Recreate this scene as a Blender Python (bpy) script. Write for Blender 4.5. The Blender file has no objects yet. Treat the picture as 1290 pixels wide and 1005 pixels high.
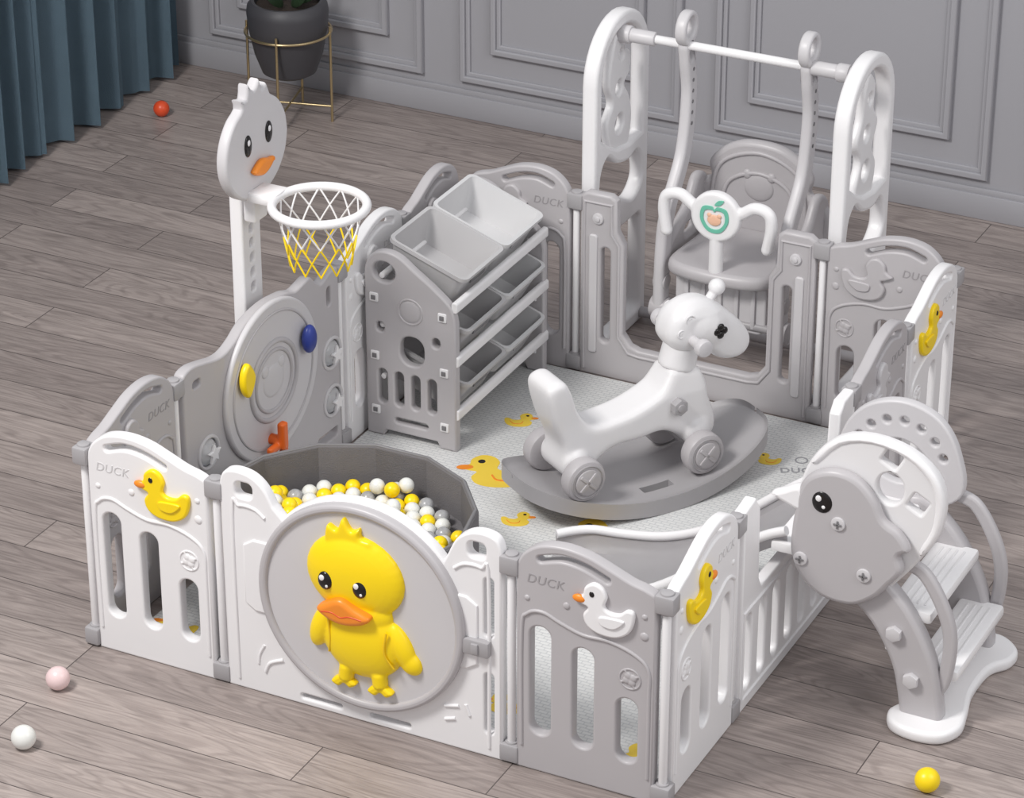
import bpy,bmesh,math,random
from mathutils import Vector,Matrix
random.seed(7)
S=bpy.context.scene; COL=S.collection
S.view_settings.view_transform='Standard'
PI=math.pi
# ---------------------------------------------------------------- materials
def lin(c):
    c=c/255.0
    return c/12.92 if c<=.04045 else ((c+.055)/1.055)**2.4
def nodes(name):
    m=bpy.data.materials.new(name); m.use_nodes=True
    nt=m.node_tree; b=nt.nodes['Principled BSDF']
    return m,nt,b
def mat(name,rgb,rough=.4,var=.05,scale=6,bump=0,bscale=200,metal=0,sss=0):
    m,nt,b=nodes(name); c=[lin(v) for v in rgb]
    tc=nt.nodes.new('ShaderNodeTexCoord'); n=nt.nodes.new('ShaderNodeTexNoise'); n.inputs['Scale'].default_value=scale
    nt.links.new(tc.outputs['Object'],n.inputs['Vector'])
    mx=nt.nodes.new('ShaderNodeMix'); mx.data_type='RGBA'
    mx.inputs[6].default_value=(*[v*(1-var) for v in c],1); mx.inputs[7].default_value=(*[min(1,v*(1+var)) for v in c],1)
    nt.links.new(n.outputs['Fac'],mx.inputs[0]); nt.links.new(mx.outputs[2],b.inputs['Base Color'])
    b.inputs['Roughness'].default_value=rough; b.inputs['Metallic'].default_value=metal
    if bump:
        n2=nt.nodes.new('ShaderNodeTexNoise'); n2.inputs['Scale'].default_value=bscale
        nt.links.new(tc.outputs['Object'],n2.inputs['Vector'])
        bp=nt.nodes.new('ShaderNodeBump'); bp.inputs['Strength'].default_value=bump; bp.inputs['Distance'].default_value=.01
        nt.links.new(n2.outputs['Fac'],bp.inputs['Height']); nt.links.new(bp.outputs['Normal'],b.inputs['Normal'])
    return m
WHITE=mat('white_plastic',(237,235,236),.33,.02)
HORSE=mat('horse_plastic',(230,228,229),.36,.02)
GREY=mat('grey_plastic',(184,180,182),.38,.03)
GREY2=mat('mid_grey_plastic',(166,163,165),.4,.03)
ROCK=mat('rocker_grey_plastic',(168,165,167),.4,.02)
GREYL=mat('light_grey_plastic',(204,201,203),.4,.02)
DGREY=mat('dark_grey_plastic',(120,118,120),.45,.03)
PRINTW=mat('faint_print_on_white',(208,206,207),.5,.02)
PRINTG=mat('faint_print_on_grey',(158,154,156),.5,.02)
PRINT=mat('grey_print',(150,150,154),.5,.03)
YEL=mat('yellow_plastic',(253,217,10),.33,.03)
YELD=mat('deep_yellow_plastic',(238,196,20),.4,.03)
YELP=mat('yellow_print',(240,206,70),.6,.05)
ORA=mat('orange_plastic',(240,140,40),.35,.03)
RED=mat('red_orange_plastic',(226,82,44),.35,.03)
ORB=mat('bright_orange_plastic',(236,108,36),.35,.03)
BLUE=mat('blue_plastic',(44,60,140),.35,.03)
BLACK=mat('black_plastic',(22,18,18),.2,.1)
PINK=mat('pink_plastic',(232,205,205),.3,.02)
PEARL=mat('pearl_plastic',(228,228,224),.3,.02)
SILV=mat('silver_marble',(168,168,170),.25,.35,60)
FELT=mat('dark_fabric',(112,109,111),.9,.08,30,.3,300)
POT=mat('dark_pot',(70,69,73),.5,.08)
GOLD=mat('brass_metal',(200,180,140),.3,.05,6,0,200,.9)
SOIL=mat('soil',(50,40,34),.9,.3,60,.5,80)
LEAF=mat('dark_leaf',(50,70,48),.5,.3,30)
TEAL=mat('teal_print',(110,190,165),.5,.03)
PEACH=mat('peach_print',(238,190,160),.5)
WALLM=mat('wall_paint',(167,166,171),.6,.02,2)
CURT=mat('curtain_fabric',(118,142,158),.85,.12,5,.2,250)
def clear_mat():
    m,nt,b=nodes('clear_dome'); b.inputs['Base Color'].default_value=(.75,.76,.78,1); b.inputs['Roughness'].default_value=.1
    b.inputs['Transmission Weight'].default_value=.5; b.inputs['IOR'].default_value=1.3
    n=nt.nodes.new('ShaderNodeTexVoronoi'); n.inputs['Scale'].default_value=60
    tc=nt.nodes.new('ShaderNodeTexCoord'); nt.links.new(tc.outputs['Object'],n.inputs['Vector'])
    bp=nt.nodes.new('ShaderNodeBump'); bp.inputs['Strength'].default_value=.4; nt.links.new(n.outputs['Distance'],bp.inputs['Height']); nt.links.new(bp.outputs['Normal'],b.inputs['Normal'])
    return m
DOME=clear_mat()
def floor_mat():
    m,nt,b=nodes('wood_planks'); L=nt.links.new; N=nt.nodes.new
    tc=N('ShaderNodeTexCoord')
    br=N('ShaderNodeTexBrick'); br.offset=.37; br.inputs['Scale'].default_value=1
    br.inputs['Brick Width'].default_value=1.25; br.inputs['Row Height'].default_value=.165
    br.inputs['Mortar Size'].default_value=.0018; br.inputs['Mortar Smooth'].default_value=.2; br.inputs['Bias'].default_value=0
    br.inputs['Color1'].default_value=(lin(152),lin(141),lin(137),1); br.inputs['Color2'].default_value=(lin(176),lin(164),lin(159),1)
    br.inputs['Mortar'].default_value=(lin(88),lin(80),lin(78),1)
    L(tc.outputs['Object'],br.inputs['Vector'])
    mp=N('ShaderNodeMapping'); mp.inputs['Scale'].default_value=(1.6,16,1); L(tc.outputs['Object'],mp.inputs['Vector'])
    ad=N('ShaderNodeVectorMath'); ad.operation='ADD'; L(mp.outputs['Vector'],ad.inputs[0])
    sc=N('ShaderNodeVectorMath'); sc.operation='SCALE'; sc.inputs['Scale'].default_value=60; L(br.outputs['Color'],sc.inputs[0]); L(sc.outputs['Vector'],ad.inputs[1])
    n=N('ShaderNodeTexNoise'); n.inputs['Scale'].default_value=2.2; n.inputs['Detail'].default_value=8; n.inputs['Roughness'].default_value=.65; n.inputs['Distortion'].default_value=1.6
    L(ad.outputs['Vector'],n.inputs['Vector'])
    mp2=N('ShaderNodeMapping'); mp2.inputs['Scale'].default_value=(.9,7,1); L(tc.outputs['Object'],mp2.inputs['Vector'])
    ad2=N('ShaderNodeVectorMath'); ad2.operation='ADD'; L(mp2.outputs['Vector'],ad2.inputs[0]); L(sc.outputs['Vector'],ad2.inputs[1])
    n2=N('ShaderNodeTexNoise'); n2.inputs['Scale'].default_value=1.3; n2.inputs['Detail'].default_value=1.5; n2.inputs['Distortion'].default_value=.6; L(ad2.outputs['Vector'],n2.inputs['Vector'])
    mu=N('ShaderNodeMath'); mu.operation='MULTIPLY'; mu.inputs[1].default_value=95; L(n2.outputs['Fac'],mu.inputs[0])
    si=N('ShaderNodeMath'); si.operation='SINE'; L(mu.outputs[0],si.inputs[0])
    cr=N('ShaderNodeValToRGB'); cr.color_ramp.elements[0].position=.3; cr.color_ramp.elements[0].color=(.60,.585,.58,1); cr.color_ramp.elements[1].position=.7; cr.color_ramp.elements[1].color=(1.13,1.12,1.11,1)
    L(n.outputs['Fac'],cr.inputs[0])
    cr2=N('ShaderNodeValToRGB'); cr2.color_ramp.elements[0].position=0; cr2.color_ramp.elements[0].color=(1,1,1,1); cr2.color_ramp.elements[1].position=1; cr2.color_ramp.elements[1].color=(.80,.79,.79,1)
    L(si.outputs[0],cr2.inputs[0])
    m1=N('ShaderNodeMix'); m1.data_type='RGBA'; m1.blend_type='MULTIPLY'; m1.inputs[0].default_value=.85; L(br.outputs['Color'],m1.inputs[6]); L(cr.outputs['Color'],m1.inputs[7])
    m2=N('ShaderNodeMix'); m2.data_type='RGBA'; m2.blend_type='MULTIPLY'; m2.inputs[0].default_value=.9; L(m1.outputs[2],m2.inputs[6]); L(cr2.outputs['Color'],m2.inputs[7])
    L(m2.outputs[2],b.inputs['Base Color']); b.inputs['Roughness'].default_value=.4
    bp=N('ShaderNodeBump'); bp.inputs['Strength'].default_value=.15; bp.inputs['Distance'].default_value=.01; L(n.outputs['Fac'],bp.inputs['Height']); L(bp.outputs['Normal'],b.inputs['Normal'])
    return m
FLOORM=floor_mat()
def matmat():
    m,nt,b=nodes('play_mat_foam'); L=nt.links.new; N=nt.nodes.new
    tc=N('ShaderNodeTexCoord'); ck=N('ShaderNodeTexBrick'); ck.inputs['Scale'].default_value=1; ck.inputs['Brick Width'].default_value=.026; ck.inputs['Row Height'].default_value=.013; ck.inputs['Mortar Size'].default_value=.0013
    ck.inputs['Color1'].default_value=(lin(218),lin(218),lin(217),1); ck.inputs['Color2'].default_value=(lin(224),lin(224),lin(223),1); ck.inputs['Mortar'].default_value=(lin(194),lin(195),lin(196),1)
    L(tc.outputs['Object'],ck.inputs['Vector']); L(ck.outputs['Color'],b.inputs['Base Color']); b.inputs['Roughness'].default_value=.6
    return m
MATM=matmat()
# ---------------------------------------------------------------- geometry generators (return meshes)
def ev(data,setup=None):
    o=bpy.data.objects.new('tmp',data); COL.objects.link(o)
    if setup: setup(o)
    bpy.context.view_layer.update(); dg=bpy.context.evaluated_depsgraph_get()
    me=bpy.data.meshes.new_from_object(o.evaluated_get(dg))
    bpy.data.objects.remove(o)
    if isinstance(data,bpy.types.Curve): bpy.data.curves.remove(data)
    else: bpy.data.meshes.remove(data)
    me.materials.clear()
    return me
def plate(loops,t,b=.004,z0=0):
    cu=bpy.data.curves.new('c','CURVE'); cu.dimensions='2D'; cu.fill_mode='BOTH'
    cu.extrude=max(t/2-b,.0001); cu.bevel_depth=b; cu.bevel_resolution=2; cu.offset=-b
    for pts in loops:
        sp=cu.splines.new('POLY'); sp.points.add(len(pts)-1)
        for p,q in zip(sp.points,pts): p.co=(q[0],q[1],0,1)
        sp.use_cyclic_u=True
    me=ev(cu); me.transform(Matrix.Translation((0,0,z0)))
    return me
def tube(paths,cyc=False,res=3):
    cu=bpy.data.curves.new('c','CURVE'); cu.dimensions='3D'; cu.bevel_depth=1; cu.bevel_resolution=res; cu.use_fill_caps=True
    for pts,r in paths:
        sp=cu.splines.new('POLY'); sp.points.add(len(pts)-1)
        for i,(p,q) in enumerate(zip(sp.points,pts)):
            p.co=(*q,1); p.radius=r if not isinstance(r,(list,tuple)) else r[i]
        sp.use_cyclic_u=cyc
    return ev(cu)
def frombm(bm):
    me=bpy.data.meshes.new('m'); bm.to_mesh(me); bm.free(); return me
def box(c,s,b=.004):
    bm=bmesh.new(); bmesh.ops.create_cube(bm,size=1)
    bmesh.ops.scale(bm,vec=s,verts=bm.verts); bmesh.ops.translate(bm,vec=c,verts=bm.verts)
    if b>0: bmesh.ops.bevel(bm,geom=bm.edges[:],offset=min(b,min(s)*.45),segments=2,affect='EDGES',profile=.5)
    return frombm(bm)
def ball(c,r,seg=24):
    if not isinstance(r,(tuple,list)): r=(r,r,r)
    bm=bmesh.new(); bmesh.ops.create_uvsphere(bm,u_segments=seg,v_segments=seg//2,radius=1)
    bmesh.ops.scale(bm,vec=r,verts=bm.verts); bmesh.ops.translate(bm,vec=c,verts=bm.verts)
    return frombm(bm)
def cyl(p0,p1,r,b=.003,seg=32,r2=None):
    p0,p1=Vector(p0),Vector(p1); d=p1-p0; bm=bmesh.new()
    bmesh.ops.create_cone(bm,cap_ends=True,segments=seg,radius1=r,radius2=r if r2 is None else r2,depth=d.length)
    if b>0:
        es=[e for e in bm.edges if len(e.link_faces)==2 and any(len(f.verts)>4 for f in e.link_faces)]
        bmesh.ops.bevel(bm,geom=es,offset=b,segments=2,affect='EDGES',profile=.5)
    me=frombm(bm); me.transform(Matrix.Translation((p0+p1)/2)@d.to_track_quat('Z','Y').to_matrix().to_4x4())
    return me
def lathe(prof,seg=40,c=(0,0,0)):
    bm=bmesh.new(); rings=[]
    for r,z in prof:
        rings.append([bm.verts.new((c[0]+r*math.cos(2*PI*i/seg),c[1]+r*math.sin(2*PI*i/seg),c[2]+z)) for i in range(seg)])
    for a,b in zip(rings,rings[1:]):
        for i in range(seg): bm.faces.new((a[i],a[(i+1)%seg],b[(i+1)%seg],b[i]))
    bmesh.ops.remove_doubles(bm,verts=bm.verts,dist=1e-5)
    return frombm(bm)
def text(s,size,x,y,z,ext=.001,rot=0,shear=0,off=.018):
    cu=bpy.data.curves.new('t','FONT'); cu.body=s; cu.size=size; cu.extrude=ext; cu.align_x='CENTER'; cu.align_y='CENTER'; cu.shear=shear; cu.offset=size*off; cu.space_character=1.1
    me=ev(cu); me.transform(Matrix.Translation((x,y,z))@Matrix.Rotation(rot,4,'Z')); return me
def merge(ms):
    bm=bmesh.new()
    for q in ms: bm.from_mesh(q); bpy.data.meshes.remove(q)
    return frombm(bm)
def melt(ms,vox=.006,it=6,fn=None):
    """fuse overlapping closed meshes into one smooth skin"""
    me=merge(ms)
    def st(o):
        m=o.modifiers.new('r','REMESH'); m.mode='VOXEL'; m.voxel_size=vox; m.use_smooth_shade=True
        s=o.modifiers.new('s','SMOOTH'); s.factor=.5; s.iterations=it
    return ev(me,st)
def xf(me,M): me.transform(M); return me
RX=Matrix.Rotation(PI/2,4,'X')
def XZ(me,y): return xf(me,Matrix.Translation((0,y,0))@RX)
def YZ(me,x): return xf(me,Matrix.Translation((x,0,0))@Matrix.Rotation(PI/2,4,'Z')@RX)
def smooth(pts,closed=True,n=6):
    out=[]; N=len(pts); P=[Vector(p) for p in pts]
    rng=range(N if closed else N-1)
    for i in rng:
        if closed: a,b,c,d=P[i-1],P[i],P[(i+1)%N],P[(i+2)%N]
        else: a,b,c,d=P[max(i-1,0)],P[i],P[i+1],P[min(i+2,N-1)]
        for k in range(n):
            t=k/n; out.append(tuple(.5*((2*b)+(c-a)*t+(2*a-5*b+4*c-d)*t*t+(3*b-a-3*c+d)*t**3)))
    if not closed: out.append(tuple(P[-1]))
    return out
def circ(x,y,r,n=40,ry=None,a=0):
    ry=r if ry is None else ry
    return [(x+r*math.cos(2*PI*i/n)*math.cos(a)-ry*math.sin(2*PI*i/n)*math.sin(a),y+r*math.cos(2*PI*i/n)*math.sin(a)+ry*math.sin(2*PI*i/n)*math.cos(a)) for i in range(n)]
def rr(cx,cy,w,h,r=None,n=6,a=0):
    r=min(w,h)/2*.999 if r is None else r; out=[]
    for sx,sy,s in ((1,1,0),(-1,1,1),(-1,-1,2),(1,-1,3)):
        for k in range(n+1):
            t=(s+k/n)*PI/2; x=sx*(w/2-r)+r*math.cos(t); y=sy*(h/2-r)+r*math.sin(t)
            out.append((cx+x*math.cos(a)-y*math.sin(a),cy+x*math.sin(a)+y*math.cos(a)))
    return out
def stroke(path,w,n=8,k=8):
    p=[Vector(q) for q in smooth(path,False,k)] if len(path)>2 else [Vector(q) for q in path]
    L=[];R=[]
    for i,q in enumerate(p):
        d=(p[min(i+1,len(p)-1)]-p[max(i-1,0)]).normalized(); nn=Vector((-d.y,d.x)); L.append(q+nn*w/2); R.append(q-nn*w/2)
    def cap(c,d):
        a0=math.atan2(d.y,d.x); return [c+Vector((math.cos(a0+PI/2-PI*j/n),math.sin(a0+PI/2-PI*j/n)))*w/2 for j in range(1,n)]
    out=L+cap(p[-1],(p[-1]-p[-2]))+R[::-1]+cap(p[0],(p[0]-p[1]))
    return [tuple(q) for q in out]
# ---------------------------------------------------------------- object helpers
def part(name,meshes,m,parent=None,ang=38,label=None):
    bm=bmesh.new()
    for q in meshes: bm.from_mesh(q); bpy.data.meshes.remove(q)
    bmesh.ops.recalc_face_normals(bm,faces=bm.faces[:])
    me=bpy.data.meshes.new(name); bm.to_mesh(me); bm.free(); me.materials.append(m)
    for p in me.polygons: p.use_smooth=True; p.material_index=0
    me.set_sharp_from_angle(angle=math.radians(ang))
    o=bpy.data.objects.new(name,me); COL.objects.link(o)
    if parent: o.parent=parent
    if label: o['label']=label
    return o
def parts(name,meshes,m,parent):
    for q in meshes: part(name,[q],m,parent)
def tag(o,label,cat,group=None):
    o['label']=label; o['category']=cat
    if group: o['group']=group
    return o
def thing(name,label,cat,loc=(0,0,0),rot=(0,0,0),group=None):
    o=bpy.data.objects.new(name,None); COL.objects.link(o); o.empty_display_size=.1
    o.location=loc; o.rotation_euler=rot; return tag(o,label,cat,group)
def struct(name,meshes,m,parent=None):
    o=part(name,meshes,m,parent)
    if not parent: o['kind']='structure'
    return o
# ================================================================ SETTING
struct('floor',[box((1.5,.2,-.05),(9,8,.1),0)],FLOORM)
struct('wall_back',[box((2,3.72,1.2),(8.4,.1,2.4),0)],WALLM)
struct('wall_left',[box((-2.2,.2,1.2),(.1,7.2,2.4),0)],WALLM)
struct('baseboard_back',[box((2,3.66,.045),(8.2,.02,.09),.004),box((2,3.662,.1),(8.2,.012,.025),.004)],WALLM)
def mould(x0,x1,z0,z1):
    ms=[]
    for off,w,t in ((0,.022,.028),(.02,.018,.016)):
        a,b,c,d=x0+off,x1-off,z0+off,z1-off
        ms.append(XZ(plate([[(a,c),(b,c),(b,d),(a,d)],[(a+w,c+w),(b-w,c+w),(b-w,d-w),(a+w,d-w)]],t,.005),3.67-t/2+.004))
    return ms
k=1
for x0,x1 in ((-1.88,-.965),(-.81,.07),(.2,1.215),(1.37,2.3)):
    struct('trim_%d'%k,mould(x0,x1,.145,2.2),WALLM); k+=1
    struct('trim_%d'%k,mould(x0+.125,x1-.145,.27,2.07),WALLM); k+=1
bm=bmesh.new(); ny=260; nz=6; g=[]
for j in range(nz+1):
    row=[]
    for i in range(ny+1):
        y=1.3+2.28*i/ny; z=.015+2.4*j/nz
        ph=y*2*PI/.155+1.2*math.sin(y*5.1); amp=.042*(1+.25*math.sin(y*9))*(1-.12*j/nz)
        row.append(bm.verts.new((-1.99+amp*math.sin(ph)+.012*math.sin(2.3*ph+1),y+.015*math.cos(ph),z)))
    g.append(row)
for j in range(nz):
    for i in range(ny): bm.faces.new((g[j][i],g[j][i+1],g[j+1][i+1],g[j+1][i]))
bmesh.ops.solidify(bm,geom=bm.faces[:],thickness=.004)
tag(part('curtain',[frombm(bm)],CURT),'long blue-grey curtain hanging in deep folds along the left wall','curtain')
# ================================================================ PLAY MAT
MX0,MX1,MY0,MY1=.075,1.61,.035,1.985
pm=thing('play_mat','light grey foam play mat with yellow duck prints lying inside the playpen','play mat',(0,0,0))
part('mat_pad',[box(((MX0+MX1)/2,(MY0+MY1)/2,.006),(MX1-MX0,MY1-MY0,.012),.003)],MATM,pm)
DUCK=[(-.078,.026),(-.058,.040),(-.052,.062),(-.030,.078),(-.006,.070),(.006,.046),(.000,.020),(.014,.008),(.040,.010),(.060,.026),(.078,.022),(.078,-.008),(.064,-.040),(.030,-.060),(-.015,-.060),(-.046,-.044),(-.056,-.016),(-.044,.006),(-.060,.014)]
def duckloop(x,y,s,flip=False,a=0):
    f=-1 if flip else 1; out=[]
    for px,py in smooth(DUCK):
        px*=f*s; py*=s; out.append((x+px*math.cos(a)-py*math.sin(a),y+px*math.sin(a)+py*math.cos(a)))
    return out
for x,y,s,fl,a in ((.985,1.085,1.4,False,.4),(.545,1.29,1.4,False,.5),(.46,1.61,.62,True,.4),(.72,1.07,.6,True,.4),(1.5,.13,.8,True,.2),(1.22,1.72,.5,False,.3),(.155,.14,.8,False,.2),(1.12,.2,.7,False,.3),(1.36,1.52,.6,True,.4)):
    o=part('duck_print',[plate([duckloop(x,y,s,fl,a)],.001,.0003,.0126)],YELP,pm)
    f=-1 if fl else 1
    def L(px,py): px*=f*s; py*=s; return (x+px*math.cos(a)-py*math.sin(a),y+px*math.sin(a)+py*math.cos(a))
    bx,by=L(-.068,.027); ex,ey=L(-.032,.05)
    part('beak_print',[plate([circ(bx,by,.018*s,16,.010*s,a)],.001,.0003,.0132)],ORA,o)
    part('eye_print',[plate([circ(ex,ey,.008*s,14)],.001,.0003,.0132)],BLACK,o)
    part('wing_print',[tube([([(*L(u,v),.0131) for u,v in smooth([(.052,-.005),(.03,-.034),(-.002,-.032),(-.012,-.010)],False,4)],.0022*s)],res=1)],ORA,o)
part('lettering',[text('DUCK',.04,1.33,1.70,.0128,.0004,.45),],PRINT,pm,label='grey DUCK lettering printed on the mat')
part('face_print',[plate([circ(1.31,1.76,.020),circ(1.31,1.76,.015)],.001,.0003,.0128)],PRINT,pm)
# ================================================================ PANELS
T=.034
def frame(name,p0,p1,label,cat,group=None,z=0):
    a=math.atan2(p1[1]-p0[1],p1[0]-p0[0]); w=math.hypot(p1[0]-p0[0],p1[1]-p0[1])
    return thing(name,label,cat,(p0[0],p0[1],z),(PI/2,0,a),group),w
def hinge(r,x,m=WHITE):
    part('hinge_pin',[cyl((x,.015,0),(x,.575,0),.011)],m,r)
    for y in (.575,.03):
        part('hinge_bracket',[box((x,y,0),(.052,.05,.044),.006),cyl((x,y-.03 if y>.1 else y-.02,0),(x,y+.03,0),.017)],GREY2,r)
def relief_duck(r,x,y,s,m,flip,detail=True):
    f=-1 if flip else 1
    d=part('duck_relief',[plate([duckloop(x,y,s,flip)],.016,.006,T/2+.004),
        plate([smooth([(x+f*.055*s,y-.005*s),(x+f*.03*s,y-.032*s),(x-f*.005*s,y-.03*s),(x-f*.012*s,y-.01*s),(x+f*.01*s,y-.004*s)])],.008,.003,T/2+.013)],m,r)
    if detail:
        part('eye',[ball((x-f*.032*s,y+.048*s,T/2+.012),(.007*s,.008*s,.003),12)],BLACK,d)
        part('beak',[ball((x-f*.066*s,y+.027*s,T/2+.008),(.019*s,.011*s,.008),16)],ORA,d)
    return d
def duck_panel(p0,p1,m,dm,label,mirror=False,detail=True,group='duck panels of the playpen',hin=True):
    r,w=frame('playpen_panel',p0,p1,label,'playpen panel',group)
    k=w/.41
    X=lambda x:(w-x*k) if mirror else x*k
    top=smooth([(.39,.572),(.385,.592),(.36,.604),(.32,.614),(.27,.634),(.21,.656),(.145,.664),(.085,.654),(.045,.628),(.026,.600),(.02,.575)],False,5)
    out=[(.02,.0),(.39,.0)]+list(top)
    loops=[[(X(a),b) for a,b in out],
        [(X(a),b) for a,b in stroke([(.085,.616),(.14,.632),(.2,.626),(.26,.604)],.018)]]
    for x,z0,z1 in ((.085,.11,.425),(.2,.105,.395),(.318,.10,.285)):
        loops.append([(X(a),b) for a,b in rr(x,(z0+z1)/2,.056,z1-z0)])
    part('panel',[plate(loops,T,.006)],m,r)
    tr=smooth([(.035,.07),(.035,.40),(.05,.455),(.09,.470),(.14,.452),(.20,.435),(.27,.436),(.34,.415),(.373,.38),(.375,.30),(.375,.07)],False,5)
    part('raised_border',[tube([([(X(a),b,T/2) for a,b in tr],.005)])],m,r)
    cx=X(.325); cy=.345
    part('flower_relief',[melt([tube([([(cx+.028*math.cos(t*PI/12),cy+.028*math.sin(t*PI/12),T/2) for t in range(24)],.003)],cyc=True,res=1)]+[xf(box((0,0,0),(.052,.005,.005),.001),Matrix.Translation((cx,cy,T/2+.001))@Matrix.Rotation(q,4,'Z')) for q in (.5,.5+PI/2)]+[ball((cx+.010*math.cos(q*PI/2+.5),cy+.010*math.sin(q*PI/2+.5),T/2),(.011,.011,.005),12) for q in range(4)],.0016,1)],m,r)
    parts('round_stud',[ball((X(bx),by,T/2),(br,br,.004),12) for bx,by,br in ((.05,.50,.008),(.155,.505,.010),(.36,.53,.008),(.36,.475,.012))],m,r)
    relief_duck(r,X(.258),.515,1.0,dm,mirror,detail)
    part('lettering',[text('DUCK',.034,X(.098),.557,T/2+.0003,.0008,0,.2,0)],PRINTW if m is WHITE else PRINTG,r,label='faint embossed DUCK lettering')
    if hin: hinge(r,w)
    return r
XR=1.655
LX=lambda y:.045*min(1,y/1.25)
duck_panel((0,0),(.40,0),WHITE,YEL,'white front panel with yellow duck at the left corner of the playpen')
duck_panel((1.24,0),(XR,0),GREY,WHITE,'grey front panel with a white duck between the round duck gate and the right corner')
duck_panel((XR,0),(XR,.415),WHITE,YEL,'white side panel with yellow duck joining the front corner to the slide',True)
duck_panel((XR,1.2),(XR,1.61),GREY,GREYL,'grey side panel just behind the slide with a pale animal relief',True,False)
duck_panel((XR,1.61),(XR,2.02),WHITE,YEL,'white side panel with yellow duck at the far right corner',True)
duck_panel((1.25,2.02),(XR-.01,2.02),GREY,GREY,'grey back panel with grey duck right of the swing',True,False,hin=False)
duck_panel((.07,2.02),(.446,2.02),GREY,GREY,'grey back panel between the toy shelf and the swing',True,False)
duck_panel((LX(1.25),1.25),(LX(1.64),1.64),WHITE,WHITE,'white arched panel between the activity wall and the toy shelf',True,False)
duck_panel((LX(1.64),1.64),(.045,2.0),GREY,GREY,'grey left panel hidden behind the toy shelf bins',True,False,hin=False)
rl=duck_panel((0,0.005),(LX(.41),.41),GREY,GREY,'grey side panel at the front left corner beside the ball pit',True,False)
hinge(rl,-.005)
# ---------------------------------------------------------------- duck gate
g,w=frame('duck_gate',(.40,0),(1.24,0),'white wide front gate carrying the big yellow duck on a grey disc','gate')
CX,CY,R=.430,.348,.294
arc=[(CX+R*1.02*math.cos(math.radians(t)),CY+R*1.02*math.sin(math.radians(t))) for t in range(40,142,4)]
left=smooth([(.175,.566),(.150,.612),(.115,.640),(.07,.648),(.035,.638),(.021,.61),(.02,.58)],False,5)
right=smooth([(.82,.58),(.819,.61),(.805,.638),(.77,.648),(.73,.640),(.695,.612),(.672,.566)],False,5)
out=[(.02,0),(.82,0)]+right+arc+left
loops=[out,rr(.09,.595,.05,.045,.016),rr(.752,.595,.05,.045,.016),rr(.785,.44,.026,.17),rr(.785,.16,.026,.18)]
for x in (.30,.50): loops.append(rr(x,.026,.12,.014))
part('gate_board',[plate(loops,T,.006)],WHITE,g)
ri=smooth([(.055,.03),(.055,.52),(.075,.55),(.12,.55),(.15,.53)],False)
parts('raised_border',[tube([([(a,b,T/2) for a,b in ri],.005)]),tube([([(w-a,b,T/2) for a,b in ri],.005)])],WHITE,g)
for s in (-1,1):
    f=(lambda x:x) if s<0 else (lambda x:w-x)
    part('raised_collar',[plate([[(f(.085),.27),(f(.085),.44),(f(.115),.46),(f(.17),.46),(f(.17),.25),(f(.115),.25)]],.012,.004,T/2)],WHITE,g)
parts('feather_relief',[tube([(smooth([(.19,.12,T/2),(.15,.10,T/2),(.135,.07,T/2)],False),.005)]),tube([(smooth([(.135,.15,T/2),(.12,.12,T/2),(.115,.09,T/2)],False),.004)]),tube([([(.66,.12,T/2),(.70,.13,T/2)],.005)]),tube([([(.66,.08,T/2),(.69,.09,T/2)],.005)]),tube([([(.72,.14,T/2),(.73,.11,T/2)],.005)])],WHITE,g)
part('disc',[plate([circ(CX,CY,R-.018,72)],.02,.006,T/2+.004)],GREYL,g,label='pale grey round disc behind the duck')
part('disc_rim',[plate([circ(CX,CY,R,72),circ(CX,CY,R-.024,72)],.036,.009,T/2+.006)],GREY,g)
Z=T/2+.014
CX+=.012
def el(x,y,rx,ry,rz,rot=0,dz=0): return xf(ball((0,0,0),(rx,ry,rz),32),Matrix.Translation((CX+x,CY+y,Z+dz))@Matrix.Rotation(rot,4,'Z'))
D=part('duck_relief',[melt([el(-.022,.096,.140,.120,.042),el(-.004,-.088,.118,.108,.040),el(-.012,-.005,.095,.06,.037),
    plate([smooth([(CX-.09,CY+.175),(CX-.095,CY+.230),(CX-.067,CY+.222),(CX-.05,CY+.258),(CX-.027,CY+.228),(CX-.003,CY+.238),(CX-.001,CY+.212),(CX+.03,CY+.205),(CX+.015,CY+.17)])],.03,.008,Z+.004),
    el(-.122,-.075,.031,.070,.027,-.34),el(.105,-.078,.033,.070,.027,.46),el(.130,-.118,.030,.038,.022,.7),
    cyl((CX-.05,CY-.17,Z+.006),(CX-.055,CY-.212,Z+.006),.021),cyl((CX+.042,CY-.17,Z+.006),(CX+.045,CY-.21,Z+.006),.021)],.0038,4)],YEL,g,label='big yellow duck in raised relief')
parts('foot',[plate([smooth([(CX+sx-.036,CY-.226),(CX+sx-.018,CY-.207),(CX+sx,CY-.198),(CX+sx+.018,CY-.207),(CX+sx+.036,CY-.220),(CX+sx+.018,CY-.234),(CX+sx,CY-.225),(CX+sx-.016,CY-.237)])],.026,.008,Z+.007) for sx in (-.058,.047)],YEL,D)
parts('wing_groove',[tube([(smooth([(CX+.078,CY-.03,Z+.031),(CX+.072,CY-.09,Z+.033),(CX+.094,CY-.135,Z+.024)],False),.003)]),tube([(smooth([(CX-.092,CY-.03,Z+.026),(CX-.086,CY-.09,Z+.028),(CX-.094,CY-.135,Z+.021)],False),.003)])],YELD,D)
for ex in (-.090,.008):
    e=part('eye',[ball((CX+ex,CY+.082,Z+.036),(.021,.026,.010),20)],BLACK,D)
    parts('eye_highlight',[ball((CX+ex-.006,CY+.092,Z+.044),(.008,.009,.003),12),ball((CX+ex+.007,CY+.071,Z+.044),(.004,.005,.002),12)],WHITE,e)
BY=CY+.034
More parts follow.
